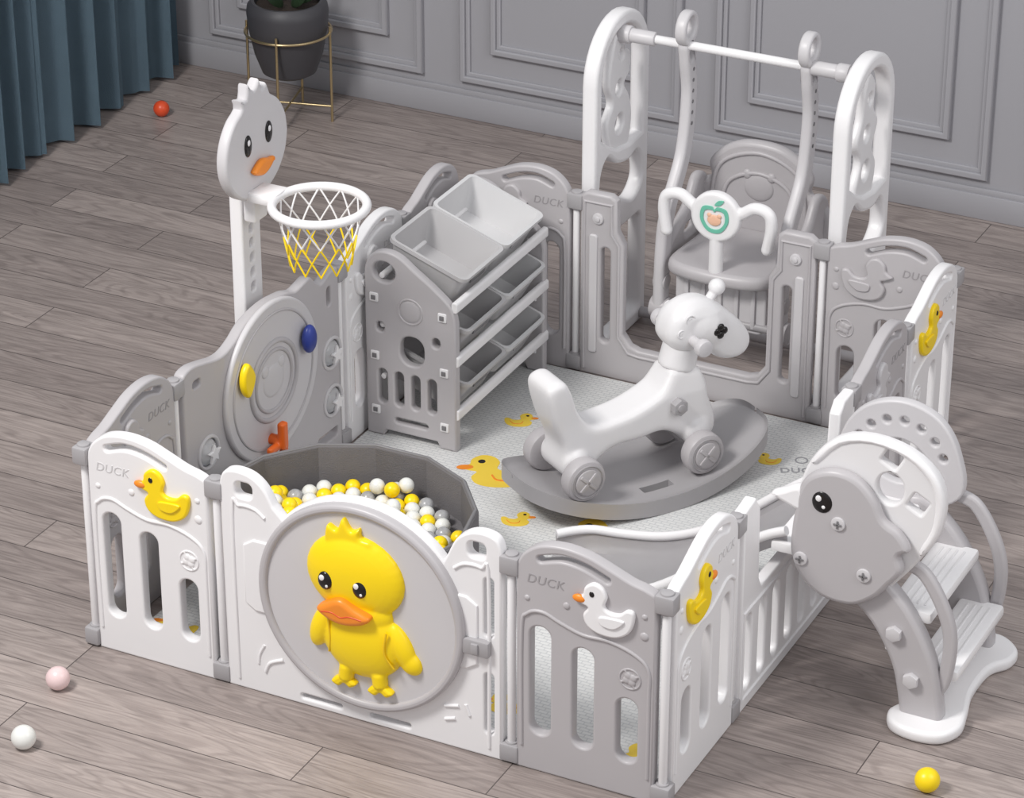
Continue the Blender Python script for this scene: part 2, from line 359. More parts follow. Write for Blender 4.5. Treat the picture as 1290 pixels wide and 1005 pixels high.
b=part('beak',[melt([plate([smooth([(CX-.112,BY-.030),(CX-.084,BY-.008),(CX-.044,BY+.012),(CX-.004,BY-.006),(CX+.041,BY-.026),(CX+.016,BY-.050),(CX-.039,BY-.062),(CX-.084,BY-.052)])],.042,.012,Z+.036)],.004,5)],ORA,D)
part('mouth_line',[tube([([(a,b_,Z+.056) for a,b_ in smooth([(CX-.094,BY-.032),(CX-.064,BY-.028),(CX-.039,BY-.036),(CX-.014,BY-.028),(CX+.021,BY-.030)],False)],.002)])],RED,b)
part('latch',[box((.755,.325,T/2+.008),(.075,.045,.022),.005),box((.755,.325,T/2+.02),(.02,.03,.01),.003)],GREY2,g)
hinge(g,w)
# ---------------------------------------------------------------- activity wall (left)
a_,w=frame('activity_board',(LX(.41),.41),(LX(1.25),1.25),'grey activity wall with large round disc and coloured knobs behind the ball pit','activity board')
out=[(.02,0),(w-.02,0)]+smooth([(w-.02,.59),(w-.03,.605),(w-.07,.60),(w-.11,.585),(w-.14,.60),(w-.17,.630),(w-.21,.625),(.59,.62),(.54,.635),(.44,.645),(.34,.63),(.28,.60),(.235,.585),(.19,.585),(.13,.60),(.07,.612),(.03,.605),(.02,.58)],False,5)
loops=[out,rr(.085,.555,.035,.022,.008),circ(.125,.325,.048),circ(w-.07,.345,.044),circ(w-.07,.19,.044),rr(.12,.12,.12,.05,.02),rr(w-.10,.08,.11,.03,.01),rr(w-.075,.53,.022,.06)]
part('panel',[plate(loops,T,.006)],GREY,a_)
DX,DY,DR=.44,.41,.240
part('disc',[plate([circ(DX,DY,DR,72)],.020,.008,T/2+.005)],GREYL,a_)
parts('disc_ring',[tube([([(DX+q*math.cos(t*PI/30),DY+q*math.sin(t*PI/30),T/2+.015) for t in range(60)],rr_)],cyc=True) for q,rr_ in ((.118,.008),(.092,.006),(.205,.004))],GREY,a_)
part('animal_relief',[ball((DX,DY,T/2+.015),(.055,.05,.006)),ball((DX-.042,DY+.042,T/2+.015),(.018,.018,.006)),ball((DX+.042,DY+.042,T/2+.015),(.018,.018,.006))],GREYL,a_)
part('slider_knob',[plate([smooth([(.285,.535),(.305,.515),(.318,.485),(.308,.455),(.285,.43),(.265,.448),(.255,.48),(.262,.515)])],.022,.009,T/2+.03),cyl((.285,.485,T/2+.005),(.285,.485,T/2+.03),.012)],YEL,a_,label='yellow leaf shaped slider knob')
part('slider_knob',[ball((.60,.475,T/2+.035),(.028,.044,.02)),cyl((.60,.475,T/2+.01),(.60,.475,T/2+.035),.012)],BLUE,a_,label='blue oval slider knob')
part('tap_knob',[melt([cyl((.415,.235,T/2+.005),(.415,.235,T/2+.06),.016),box((.415,.255,T/2+.055),(.030,.085,.024),.007),box((.385,.225,T/2+.045),(.06,.022,.020),.007),box((.425,.195,T/2+.05),(.024,.06,.022),.007)],.003,2)],ORB,a_,label='orange tap shaped knob')
for x,y in ((.125,.325),(w-.07,.345),(w-.07,.19)):
    d=part('clear_dome',[ball((x,y,0),(.043,.043,.034))],DOME,a_)
    part('star',[plate([[(x+(.03 if q%2==0 else .014)*math.cos(q*PI/5+.3),y+(.03 if q%2==0 else .014)*math.sin(q*PI/5+.3)) for q in range(10)]],.01,.002,.036)],WHITE,d)
    part('dome_ring',[tube([([(x+.047*math.cos(t*PI/20),y+.047*math.sin(t*PI/20),T/2) for t in range(40)],.006)],cyc=True)],GREYL,d)
hinge(a_,w)
# ---------------------------------------------------------------- basketball stand
bs=thing('basketball_hoop','white basketball stand with a pale duck face backboard and white and yellow net','basketball hoop',(-.03,.87,0))
loops=[rr(.035,.50,.10,.98,.02)]+[rr(.035,.66+.045*q,.022,.026,.008) for q in range(5)]
part('post',[YZ(plate(loops,.040,.007),-.015)],WHITE,bs)
part('foot_plate',[box((-.06,.03,.012),(.13,.2,.024),.008)],WHITE,bs)
hc=(.026,1.093)
hl=smooth([(hc[0]+.165*math.cos(math.radians(t)),hc[1]+.148*math.sin(math.radians(t))) for t in list(range(115,360,15))+list(range(0,61,15))]+[(.10,1.235),(.085,1.262),(.06,1.25),(.05,1.285),(.02,1.262),(-.01,1.29),(-.02,1.25),(-.05,1.255)],True,3)
hb=part('backboard',[YZ(plate([hl],.034,.009),.024)],GREYL,bs)
for y,z in ((-.025,1.115),(.085,1.118)):
    e=part('eye',[ball((.042,y,z),(.006,.018,.032))],BLACK,hb)
    part('eye_highlight',[ball((.048,y-.004,z+.012),(.002,.007,.009),12)],WHITE,e)
part('beak',[YZ(plate([smooth([(-.02,1.035),(.0,1.05),(.03,1.06),(.065,1.05),(.09,1.045),(.07,1.025),(.035,1.012),(.0,1.02)])],.022,.01),.050)],ORA,hb)
hr=.130; hx=.24; hz=.965
part('rim',[tube([([(hx+hr*math.cos(t*PI/24),.01+hr*math.sin(t*PI/24),hz) for t in range(48)],.013)],cyc=True)],WHITE,bs)
part('bracket',[box((.065,.01,hz),(.11,.09,.03),.008),box((.03,.02,.93),(.04,.07,.10),.008)],WHITE,bs)
def net(k0,k1,r0,r1):
    P=[]; n=12
    R_=lambda u:r0+(r1-r0)*u**.8
    for q in range(n):
        for s in (1,-1):
            pts=[]
            for j in range(13):
                u=k0+(k1-k0)*j/12; a=2*PI*(q+.5*s*(u*4))/n
                pts.append((hx+R_(u)*math.cos(a),.01+R_(u)*math.sin(a),hz-.18*u))
            P.append((pts,.0026))
    return tube(P,res=1)
part('net_top',[net(0,.5,hr-.008,.084)],WHITE,bs,label='white upper half of the net')
part('net_bottom',[net(.5,1,hr-.008,.084)],YEL,bs,label='yellow lower half of the net')
# ---------------------------------------------------------------- ball pit
PCX,PCY,PR,PH=.50,.44,.375,.30
bp=thing('ball_pit','dark grey fabric ball pit filled with small balls behind the duck gate','ball pit',(PCX,PCY,.0125))
n=14
o_=[(PR*math.cos(2*PI*i/n),PR*math.sin(2*PI*i/n)) for i in range(n)]; i_=[(x*.955,y*.955) for x,y in o_]
part('fabric_wall',[xf(plate([o_,i_],PH,.006),Matrix.Translation((0,0,PH/2)))],FELT,bp,ang=15)
part('pit_floor',[xf(plate([[(x*.96,y*.96) for x,y in o_]],.02,.004),Matrix.Translation((0,0,.165)))],FELT,bp)
part('seam',[tube([([(x*.978,y*.978,PH) for x,y in o_],.005)],cyc=True)],DGREY,bp)
# ---------------------------------------------------------------- toy shelf
sh=thing('toy_shelf','grey toy shelf with white rods and six tilted bins against the back left corner','shelf',(.08,1.36,.0125))
SO=smooth([(0,.50),(.003,.55),(.025,.59),(.065,.607),(.115,.598),(.17,.560),(.235,.515),(.285,.47),(.30,.42)],False,5)
base=[(.30,0),(.245,0),(.235,.02),(.065,.02),(.055,0),(0,0)]
loops=[SO+base,circ(.065,.54,.038,24,.034),rr(.155,.30,.08,.095,.036),rr(.15,.06,.11,.018),rr(.05,.36,.026,.032,.012),rr(.235,.345,.026,.032,.012)]
for x in (.055,.11,.165,.22): loops.append(rr(x,.165,.03,.115))
for y in (0,.58):
    p=part('side_panel',[XZ(plate(loops,.03,.006),y)],GREY,sh)
    part('round_relief',[ball((.152,y-.015,.430),(.034,.004,.034)),xf(tube([([(.152+.04*math.cos(t*PI/16),.430+.04*math.sin(t*PI/16),0) for t in range(32)],.003)],cyc=True,res=1),Matrix.Translation((0,y-.015,0))@RX)],GREY,p)
    for x,z in ((.032,.455),(.258,.435),(.032,.265),(.262,.255),(.032,.085),(.262,.075)):
        q=part('rod_cap',[box((x,y-.016,z),(.028,.008,.028),.003)],WHITE,p)
        part('cap_socket',[box((x,y-.021,z),(.014,.004,.014),.001)],DGREY,q)
for x,z in ((.294,.470),(.297,.295),(.297,.120)):
    part('rod',[xf(plate([rr(0,0,.020,.034,.008)],.60,.003),Matrix.Translation((x,.29,z))@RX)],WHITE,sh)
for x,z in ((.05,.52),(.05,.36),(.05,.19)):
    part('rod',[cyl((x,.0,z),(x,.58,z),.009)],WHITE,sh)
def binmesh(L=.26,Wd=.258,H=.12):
    bm=bmesh.new(); rings=[]
    def ring(l,w_,z,r): return [bm.verts.new((x,y,z)) for x,y in rr(0,0,l,w_,r,4)]
    for l,w_,z,r in ((L-.05,Wd-.04,-H,.02),(L-.012,Wd-.012,-.012,.022),(L+.008,Wd+.004,-.012,.024),(L+.008,Wd+.004,0,.024),(L-.014,Wd-.014,0,.02),(L-.058,Wd-.048,-H+.008,.016)): rings.append(ring(l,w_,z,r))
    bm.faces.new(rings[0][::-1]); bm.faces.new(rings[-1])
    for a,b in zip(rings,rings[1:]):
        m_=len(a)
        for i in range(m_): bm.faces.new((a[i],a[(i+1)%m_],b[(i+1)%m_],b[i]))
    return frombm(bm)
rows=((.60,'top'),(.435,'middle'),(.26,'bottom'))
BINL=mat('pale_bin_plastic',(210,209,210),.4,.02)
BING=mat('grey_bin_plastic',(190,188,189),.4,.02)
for i,(rz,rn) in enumerate(rows):
    for j,(yy,cn,m) in enumerate(((1.503,'nearer',BING),(1.768,'farther',BINL))):
        t=thing('storage_bin','%s plastic bin, the %s of two on the %s shelf row'%('mid grey' if j==0 else 'pale grey',cn,rn),'bin',(.264+(0 if i==0 else .008),yy+.018,rz),(0,math.radians(19.5),0),'bins on the toy shelf')
        part('tub',[binmesh()],m,t)
        part('grip_slot',[box((.121,0,-.045),(.004,.09,.02),.0015)],GREY2 if j else DGREY,t)
# ---------------------------------------------------------------- swing panel + swing
sg,w=frame('playpen_panel',(.446,2.02),(1.25,2.02),'grey U-shaped back panel with low opening in front of the swing','playpen panel')
out=[(.02,0),(w-.02,0),(w-.02,.60),(w-.04,.615),(w-.12,.615),(w-.14,.60),(w-.142,.50),(w-.165,.46),(w-.165,.16),(w-.19,.125),(w-.22,.115),(.22,.115),(.19,.125),(.165,.16),(.165,.46),(.142,.50),(.14,.60),(.12,.615),(.04,.615),(.02,.60)]
loops=[out]
for s in (1,-1):
    f=(lambda x:x) if s==1 else (lambda x:w-x)
    loops.append([(f(a),b) for a,b in rr(.105,.28,.03,.32)])
part('panel',[plate(loops,T,.008)],GREY,sg)
bd=[(.035,.02),(.035,.585),(.125,.585),(.125,.49),(.15,.455),(.15,.15),(.185,.10),(.22,.095),(w-.22,.095),(w-.185,.10),(w-.15,.15),(w-.15,.455),(w-.125,.49),(w-.125,.585),(w-.035,.585),(w-.035,.02)]
part('raised_border',[tube([([(a,b,T/2) for a,b in bd],.005)])],GREY,sg)
parts('column_trim',[plate([rr(x,.28,.028,.40,.01)],.012,.004,T/2) for x in (.065,w-.065)],GREYL,sg)
for x in (.08,w-.08):
    part('bolt',[cyl((x,.535,T/2-.003),(x,.535,T/2+.007),.018),cyl((x,.535,T/2),(x,.535,T/2+.012),.009)],GREYL,sg)
hinge(sg,w)
sw=thing('swing_stand','tall white arched swing stand with crossbar behind the grey back panel','swing stand',(.86,2.26,0))
HW=.195
arch=[(HW,0),(HW,.92)]+[(HW*math.cos(math.radians(t)),.92+.185*math.sin(math.radians(t))) for t in range(10,180,10)]+[(-HW,.92),(-HW,0)]
iw=HW-.045
inner=[(iw,.66),(iw,.92)]+[(iw*math.cos(math.radians(t)),.92+.14*math.sin(math.radians(t))) for t in range(12,180,12)]+[(-iw,.92),(-iw,.74),(-.09,.70),(-.03,.67),(.06,.655)]
hole2=smooth([(-iw,.62),(-.10,.665),(-.03,.62),(.05,.60),(.11,.61),(iw-.005,.57),(iw,.50),(.08,.46),(-.02,.50),(-.10,.47),(-iw,.51)])
hole3=rr(0,.22,2*iw,.34,.03)
sil1=smooth([(-.03,.64),(-.075,.70),(-.09,.77),(-.05,.82),(-.08,.89),(-.06,.98),(-.02,1.045),(.03,1.04),(.035,.98),(.075,.95),(.07,.89),(.035,.86),(.07,.81),(.09,.74),(.07,.66),(.03,.63)])
sil2=smooth([(-.04,.64),(-.08,.70),(-.045,.78),(-.085,.85),(-.05,.92),(-.04,1.0),(.0,1.05),(.05,1.0),(.045,.93),(.085,.87),(.05,.80),(.085,.73),(.05,.64)])
for sx,sil in ((-.4,sil1),(.405,sil2)):
    p=part('arch_side',[YZ(plate([arch,inner,hole2,hole3],.050,.012),sx)],WHITE,sw)
    q=part('animal_cutout',[YZ(plate([sil,circ(.0,.74,.03,20),circ(-.005,.86,.024,20),circ(.01,.965,.018,20)],.028,.009),sx)],HORSE,p)
part('crossbar',[cyl((-.38,0,1.035),(.385,0,1.035),.0135)],WHITE,sw)
for x0,x1 in ((-.39,-.27),(.235,.395)):
    part('crossbar_collar',[cyl((x0,0,1.035),(x1,0,1.035),.022,.005),cyl((x0+(0 if x0<0 else .08),0,1.035),(x0+(.04 if x0<0 else .12),0,1.035),.028,.005)],GREYL,sw)
for sy in (-1,1):
    part('ground_rail',[cyl((-.4,sy*.16,.03),(.405,sy*.16,.03),.018)],GREY,sw)
ss=thing('bucket_swing','grey bucket seat hanging from the crossbar, high back and white T-shaped safety bar','swing',(.885,2.26,0))
armp=[(.01,1.03),(.02,.98),(.04,.86),(.005,.68),(-.10,.53),(-.13,.40),(-.135,.22)]
for x in (-.20,.195):
    p=part('hanger_arm',[YZ(plate([stroke(armp,.060),circ(.02,1.0,.0165,20)],.036,.012),x),YZ(plate([circ(.01,1.085,.055),circ(.01,1.09,.031)],.036,.009),x)],GREYL,ss)
    parts('adjust_hole',[cyl((x+.016,.03-.001*q,.95-.035*q),(x+.0195,.03-.001*q,.95-.035*q),.006,0,12) for q in range(6)],DGREY,p)
    parts('arm_knob',[cyl((x-.03,-.135,.22),(x+.03,-.135,.22),.034,.006),cyl((x-.02,-.135,.31),(x+.022,-.135,.31),.026,.005)],GREY,p)
seat=smooth([(-.17,-.15),(-.12,-.20),(0,-.215),(.12,-.20),(.17,-.15),(.165,0),(.14,.13),(0,.15),(-.14,.13),(-.165,0)])
part('seat',[xf(plate([seat],.045,.018),Matrix.Translation((0,0,.385)))],GREY,ss)
back=smooth([(-.18,.34),(-.225,.42),(-.235,.49),(-.20,.54),(-.165,.56),(-.17,.61),(-.12,.665),(-.05,.695),(.05,.695),(.12,.665),(.17,.61),(.165,.56),(.20,.54),(.235,.49),(.225,.42),(.18,.34),(0,.33)])
bk=part('backrest',[XZ(plate([back],.040,.016),.16)],GREY,ss)
parts('back_rib',[tube([([(a*k_,.139,.36+(b-.36)*k_) for a,b in smooth([(-.15,.40),(-.155,.52),(-.12,.62),(0,.665),(.12,.62),(.155,.52),(.15,.40)],False)],.007)]) for k_ in (1,.78)],GREY,bk)
part('animal_relief',[ball((0,.141,.55),(.05,.010,.045)),ball((-.04,.141,.59),(.016,.009,.016)),ball((.04,.141,.59),(.016,.009,.016))],GREY,bk)
for x in (-.20,.20):
    part('side_wing',[YZ(plate([smooth([(-.10,.36),(-.11,.42),(-.04,.46),(.04,.50),(.10,.57),(.16,.56),(.19,.50),(.17,.36),(.02,.345)]),rr(.05,.42,.1,.04)],.034,.013),x)],GREY,ss)
part('footrest',[XZ(plate([rr(0,.28,.30,.17,.03)],.02,.006),-.13)],GREYL,ss)
parts('footrest_rib',[XZ(box((x,.28,0),(.014,.13,.012),.003),-.143) for x in (-.11,-.055,0,.055,.11)],GREYL,ss)
part('base_bar',[cyl((-.2,-.135,.22),(.2,-.135,.22),.014)],GREY2,ss)
tb=part('safety_bar',[melt([tube([([(a,-.185,b) for a,b in smooth([(-.165,.51),(-.175,.58),(-.165,.625),(-.12,.635),(-.07,.605),(0,.59),(.07,.605),(.12,.635),(.165,.625),(.175,.58),(.165,.51)],False)],.019)]),cyl((0,-.185,.40),(0,-.185,.57),.022,.004),ball((-.165,-.185,.51),.019),ball((.165,-.185,.51),.019),XZ(plate([circ(0,.59,.080)],.034,.01),-.19)],.0035,3)],WHITE,ss)
ap=[(-.045,.58),(-.04,.62),(-.01,.627),(0,.618),(.01,.627),(.04,.62),(.045,.58),(.02,.545),(-.02,.545)]
em=part('emblem_print',[XZ(plate([smooth(ap),smooth([(a*.76,.585+(b-.585)*.72) for a,b in ap])],.004,.001),-.209),XZ(plate([smooth([(0,.632),(.012,.648),(.03,.65),(.018,.634)])],.004,.001),-.209)],TEAL,tb)
part('animal_face',[ball((0,-.210,.583),(.022,.003,.018)),ball((-.016,-.210,.598),(.007,.003,.007)),ball((.016,-.210,.598),(.007,.003,.007))],PEACH,em)
# ---------------------------------------------------------------- slide side of the playpen
gp,w=frame('playpen_panel',(XR,.415),(XR,1.2),'white side panel with vertical slots below the slide chute','playpen panel')
out=[(.02,0),(w-.02,0),(w-.02,.60),(w-.09,.60),(w-.12,.57),(w-.13,.36),(w-.15,.325),(.15,.325),(.13,.36),(.12,.57),(.09,.61),(.02,.60)]
loops=[out]+[rr(.07+.0927*q,.17,.045,.22) for q in range(8)]
part('panel',[plate(loops,T,.007)],WHITE,gp)
part('raised_border',[tube([([(.035,.04,T/2),(w-.035,.04,T/2),(w-.035,.30,T/2),(.035,.30,T/2)],.005)],cyc=True)],WHITE,gp)
hinge(gp,w)
OX,OY=1.93,.82
sl=thing('toddler_slide','grey and white toddler slide with bird shaped side and steps outside the playpen','slide',(OX,OY,0))
def W(loop): return [(a-OX,b) for a,b in loop]
YN,YF=.60-OY,1.01-OY
wa=smooth([(1.75,.44),(1.745,.60),(1.775,.70),(1.84,.773),(1.93,.797),(2.03,.78),(2.10,.73),(2.128,.66),(2.12,.57),(2.085,.50),(2.03,.42),(1.95,.33),(1.85,.31),(1.77,.34)])
dia=lambda x,y,s:rr(x,y,s,s,.005,2,PI/4+.3)
part('side_arch',[XZ(plate([W(wa),W(dia(1.985,.750,.046)),W(dia(2.06,.640,.046)),W(circ(1.985,.665,.036,24,.044))],.03,.007),YN+.02)],HORSE,sl)
part('arch_rim',[XZ(plate([W(smooth([(1.775,.70),(1.84,.773),(1.93,.797),(2.03,.78),(2.10,.73),(2.128,.66),(2.12,.57),(2.085,.50),(2.07,.51),(2.098,.575),(2.104,.655),(2.08,.715),(2.02,.762),(1.93,.779),(1.85,.755),(1.792,.69)],True,3))],.042,.010),YN+.02)],WHITE,sl)
bird=smooth([(1.752,.615),(1.78,.668),(1.84,.698),(1.905,.690),(1.955,.645),(1.985,.59),(2.025,.565),(2.055,.520),(2.03,.498),(2.04,.455),(2.01,.41),(1.97,.36),(1.91,.325),(1.83,.33),(1.77,.375),(1.742,.44),(1.742,.51),(1.748,.565)])
bd_=part('bird_panel',[XZ(plate([W(bird)],.036,.014),YN-.014)],GREY,sl,label='grey bird shaped side plate with one black eye')
e=part('eye',[ball((1.822-OX,YN-.032,.605),(.027,.006,.030))],BLACK,bd_)
parts('eye_highlight',[ball((1.814-OX,YN-.038,.617),(.008,.002,.009),12),ball((1.828-OX,YN-.038,.595),(.005,.002,.005),12)],WHITE,e)
part('beak',[XZ(plate([W(smooth([(1.682,.592),(1.715,.613),(1.757,.632),(1.778,.60),(1.765,.563),(1.725,.572)]))],.034,.012),YN-.014)],WHITE,bd_)
for x,z in ((1.868,.555),(1.772,.43),(1.943,.425)):
    q=part('screw',[cyl((x-OX,YN-.028,z),(x-OX,YN-.038,z),.019)],GREYL,bd_)
    part('screw_slot',[box((x-OX,YN-.040,z),(.022,.003,.005),.001),box((x-OX,YN-.040,z),(.005,.003,.022),.001)],DGREY,q)
legp=[(1.93,.38),(2.01,.30),(2.075,.18),(2.105,.04)]
for y in (YN+.02,YF):
    part('leg',[XZ(plate([W(stroke(legp,.115))],.05,.014),y)],GREY,sl)
    part('handrail',[XZ(plate([W(stroke([(1.95,.49),(2.03,.455),(2.085,.43),(2.14,.34),(2.162,.25),(2.152,.14),(2.12,.07)],.036))],.024,.009),y+.01)],GREY,sl)
parts('bolt',[cyl((x-OX,YN-.004,z),(x-OX,YN-.022,z),.022,.003,6) for x,z in ((2.025,.265),(2.078,.14))],GREYL,sl)
fa=smooth([(1.70,.45),(1.71,.58),(1.77,.665),(1.87,.70),(1.97,.67),(2.03,.58),(2.04,.45),(1.87,.38)])
fl=[W(fa),W(smooth([(1.78,.50),(1.81,.565),(1.87,.59),(1.93,.565),(1.96,.50),(1.87,.46)]))]
for t in range(20,170,22):
    fl.append(W(circ(1.87+.128*math.cos(math.radians(t)),.515+.13*math.sin(math.radians(t)),.012,14)))
part('far_arch',[XZ(plate(fl,.03,.006),YF)],GREYL,sl)
for x,z in ((2.125,.15),(2.045,.30)):
    q=part('step',[box((x-OX,0,z),(.12,.37,.034),.010),box((x-OX-.05,0,z-.06),(.018,.37,.12),.005)],WHITE,sl)
    parts('step_rib',[box((x-OX+d,0,z+.017),(.006,.30,.004),.001) for d in (-.03,-.01,.01,.03)],HORSE,q)
part('platform',[box((1.80-OX,0,.40),(.28,.36,.03),.008)],WHITE,sl)
pad=smooth([(2.045,.66),(2.02,.60),(2.045,.545),(2.11,.525),(2.18,.54),(2.215,.60),(2.205,.68),(2.185,.78),(2.19,.90),(2.225,.96),(2.225,1.02),(2.17,1.07),(2.10,1.065),(2.05,1.02),(2.055,.95),(2.075,.89),(2.08,.76)])
part('base_pad',[xf(plate([[(a-OX,b-OY) for a,b in pad]],.035,.012),Matrix.Translation((0,0,.0176)))],WHITE,sl)
pth=[Vector(p) for p in smooth([(1.70,.395),(1.64,.365),(1.56,.305),(1.46,.22),(1.34,.13),(1.22,.075),(1.10,.05),(.98,.038),(.91,.032)],False,5)]
def chute(prof):
    bm=bmesh.new(); g=[]
    for p in pth:
        sh_=1-.35*max(0,(1.02-p.x)/.11)**2 if p.x<1.02 else 1
        g.append([bm.verts.new((p.x-OX,y*sh_,p.y+dz)) for y,dz in prof])
    for a,b in zip(g,g[1:]):
        for i in range(len(prof)-1): bm.faces.new((a[i],a[i+1],b[i+1],b[i]))
    bmesh.ops.solidify(bm,geom=bm.faces[:],thickness=.012)
    return frombm(bm)
part('chute_bed',[chute([(-.17,.055),(-.162,.02),(-.14,.0),(-.07,-.005),(0,-.006),(.07,-.005),(.14,0),(.162,.02),(.17,.055)])],GREYL,sl)
for s in (-1,1):
    part('chute_rail',[tube([([(p.x-OX,s*.172*(1-.35*max(0,(1.02-p.x)/.11)**2 if p.x<1.02 else 1),p.y+.055) for p in pth],.013)])],WHITE,sl)
# ---------------------------------------------------------------- rocking horse
rh=thing('rocking_horse','white rocking horse on grey wheels standing on a curved grey rocker board','rocking horse',(.938,1.42,.0125),(0,0,math.radians(57)))
bm=bmesh.new(); NS,NT=64,24; V={}; U={}; TH=.034
for i in range(NS+1):
    th=PI*i/NS; s=-.01-.415*math.cos(th); hw=.188*max(0,math.sin(th))**.62+.004
    for j in range(NT+1):
        t=-1+2*j/NT
        zt=TH+.56*s*s+.016*max(0,(abs(t)-.8)/.2)**2
        V[i,j]=bm.verts.new((s,t*hw,zt)); U[i,j]=bm.verts.new((s,t*hw,.56*s*s))
def skip(i,j):
    if not (0<=i<NS and 0<=j<NT): return True
    s=-.01-.415*math.cos(PI*(i+.5)/NS); t=-1+2*(j+.5)/NT
    return (-.06<s<.06) and (-.60<t<-.43)
for i in range(NS):
    for j in range(NT):
        if skip(i,j): continue
        bm.faces.new((V[i,j],V[i+1,j],V[i+1,j+1],V[i,j+1])); bm.faces.new((U[i,j],U[i,j+1],U[i+1,j+1],U[i+1,j]))
        for di,dj,a,b in ((-1,0,(i,j),(i,j+1)),(1,0,(i+1,j),(i+1,j+1)),(0,-1,(i,j),(i+1,j)),(0,1,(i,j+1),(i+1,j+1))):
            if skip(i+di,j+dj): bm.faces.new((V[a],V[b],U[b],U[a]))
for q in [v for v in bm.verts if not v.link_faces]: bm.verts.remove(q)
part('rocker_board',[frombm(bm)],ROCK,rh)
prof=smooth([(-.345,.40),(-.322,.428),(-.285,.425),(-.262,.385),(-.238,.315),(-.190,.265),(-.10,.265),(-.03,.280),(.035,.308),(.065,.345),(.085,.365),(.160,.36),(.188,.32),(.20,.26),(.222,.20),(.222,.15),(.195,.12),(.135,.12),(.10,.155),(.04,.185),(-.04,.180),(-.12,.178),(-.17,.155),(-.205,.12),(-.265,.115),(-.295,.15),(-.29,.22),(-.325,.31)],True,5)
def M_(x,y,z,ry,rx_,ry_,rz_): return xf(ball((0,0,0),(rx_,ry_,rz_),24),Matrix.Translation((x,y,z))@Matrix.Rotation(ry,4,'Y'))
bodym=melt([XZ(plate([prof],.128,.020),0)]+[M_(x,s*.055,z,0,.046,.030,.05) for x,z in ((-.25,.160),(.16,.155)) for s in (-1,1)],.0055,4)
for v in bodym.vertices:
    c=v.co
    if c.z>.29: v.co.y*=1-.20*min(1,(c.z-.29)/.08)*(1 if c.x>0 else -.25)
part('body',[bodym],HORSE,rh,60)
part('neck',[melt([cyl((.120,0,.352),(.145,0,.46),.057,.006,32,.050)],.006,2)],HORSE,rh,60)
headp=smooth([(.068,.455),(.072,.505),(.10,.545),(.15,.565),(.205,.555),(.26,.515),(.315,.465),(.352,.415),(.355,.375),(.33,.348),(.285,.345),(.24,.362),(.205,.392),(.165,.405),(.11,.410)],True,5)
headm=melt([XZ(plate([headp],.120,.038),0),M_(.20,0,.47,math.radians(30),.11,.074,.075)],.0055,8)
for v in headm.vertices:
    if v.co.x>.22: v.co.y*=1-.22*min(1,(v.co.x-.22)/.12)
    if v.co.z>.52: v.co.y*=1-.25*min(1,(v.co.z-.52)/.05)
hd=part('head',[headm],HORSE,rh,60)
cur=[]
for (x,z,r,dy) in ((.098,.480,.016,.056),(.125,.518,.018,.056)):
    for s in (-1,1):
        cur.append(tube([([(x+r*(1-t/22)*math.cos(t*.55),s*(dy+.001),z+r*(1-t/22)*math.sin(t*.55)) for t in range(18)],.0024)],res=1))
parts('mane_curl',cur,HORSE,hd)
for s in (-1,1):
    part('eye',[ball((.222+.012*math.cos(q*PI/2),s*.072,.468+.012*math.sin(q*PI/2)),(.012,.006,.012),12) for q in range(4)],BLACK,hd)
part('horn_knob',[melt([cyl((.225,.02,.51),(.262,.02,.552),.014,.002,16),ball((.266,.02,.560),.025,20)],.003,1)],HORSE,hd)
for s in (-1,1):
    part('handle',[cyl((.135,s*.05,.455),(.135,s*.105,.455),.015,.004),cyl((.135,s*.10,.455),(.135,s*.13,.455),.026,.008)],GREYL,hd)
for x,z in ((-.255,.1365),(.148,.1125)):
    part('axle',[cyl((x,-.10,z),(x,.10,z),.016)],GREY2,rh)
    for s in (-1,1):
        p=part('wheel',[cyl((x,s*.082,z),(x,s*.130,z),.064,.012,40)],GREY,rh)
        q=part('hub_cap',[cyl((x,s*.129,z),(x,s*.136,z),.040,.003),xf(box((0,0,0),(.07,.006,.010),.001),Matrix.Translation((x,s*.137,z))@Matrix.Rotation(.78,4,'Y')),xf(box((0,0,0),(.07,.006,.010),.001),Matrix.Translation((x,s*.137,z))@Matrix.Rotation(2.36,4,'Y'))],GREY,p)
        part('tread_ring',[tube([([(x+.050*math.cos(t*PI/16),s*.130,z+.050*math.sin(t*PI/16)) for t in range(32)],.003)],cyc=True,res=1)],GREY2,p)
for s in (-1,1):
    part('bolt',[cyl((.085,s*.058,.262),(.085,s*.088,.262),.026,.004,6),cyl((.085,s*.085,.262),(.085,s*.092,.262),.013)],GREY2,rh)
# ================================================================ planter
pl=thing('plant_pot','dark grey plant pot held in a thin brass stand by the back wall','planter',(-1.365,3.37,0))
part('pot',[lathe([(0,.175),(.075,.175),(.10,.19),(.125,.26),(.145,.36),(.15,.42),(.146,.445),(.13,.462),(.12,.462),(.118,.44),(0,.44)])],POT,pl)
st=[tube([([(.157*math.cos(t*PI/24),.157*math.sin(t*PI/24),.345) for t in range(48)],.005)],cyc=True)]
lg=[]
for q in range(4):
    a=q*PI/2+.25; lg.append(([(.157*math.cos(a),.157*math.sin(a),.37),(.157*math.cos(a),.157*math.sin(a),0)],.005))
for a0 in (.25,.25+PI/2): lg.append(([(.157*math.cos(a0),.157*math.sin(a0),.06),(-.157*math.cos(a0),-.157*math.sin(a0),.06)],.0045))
part('stand',st+[tube(lg)],GOLD,pl)
part('soil',[lathe([(0,.445),(.117,.443)])],SOIL,pl)
lv=[]
for q in range(9):
    a=q*2.4; ph=.5+.25*(q%3); L_=.12+.02*(q%4)
    lv.append(xf(ball((0,0,L_*.5),(.022,.004,L_*.5),12),Matrix.Translation((.03*math.cos(a),.03*math.sin(a),.45))@Matrix.Rotation(a,4,'Z')@Matrix.Rotation(ph,4,'Y')))
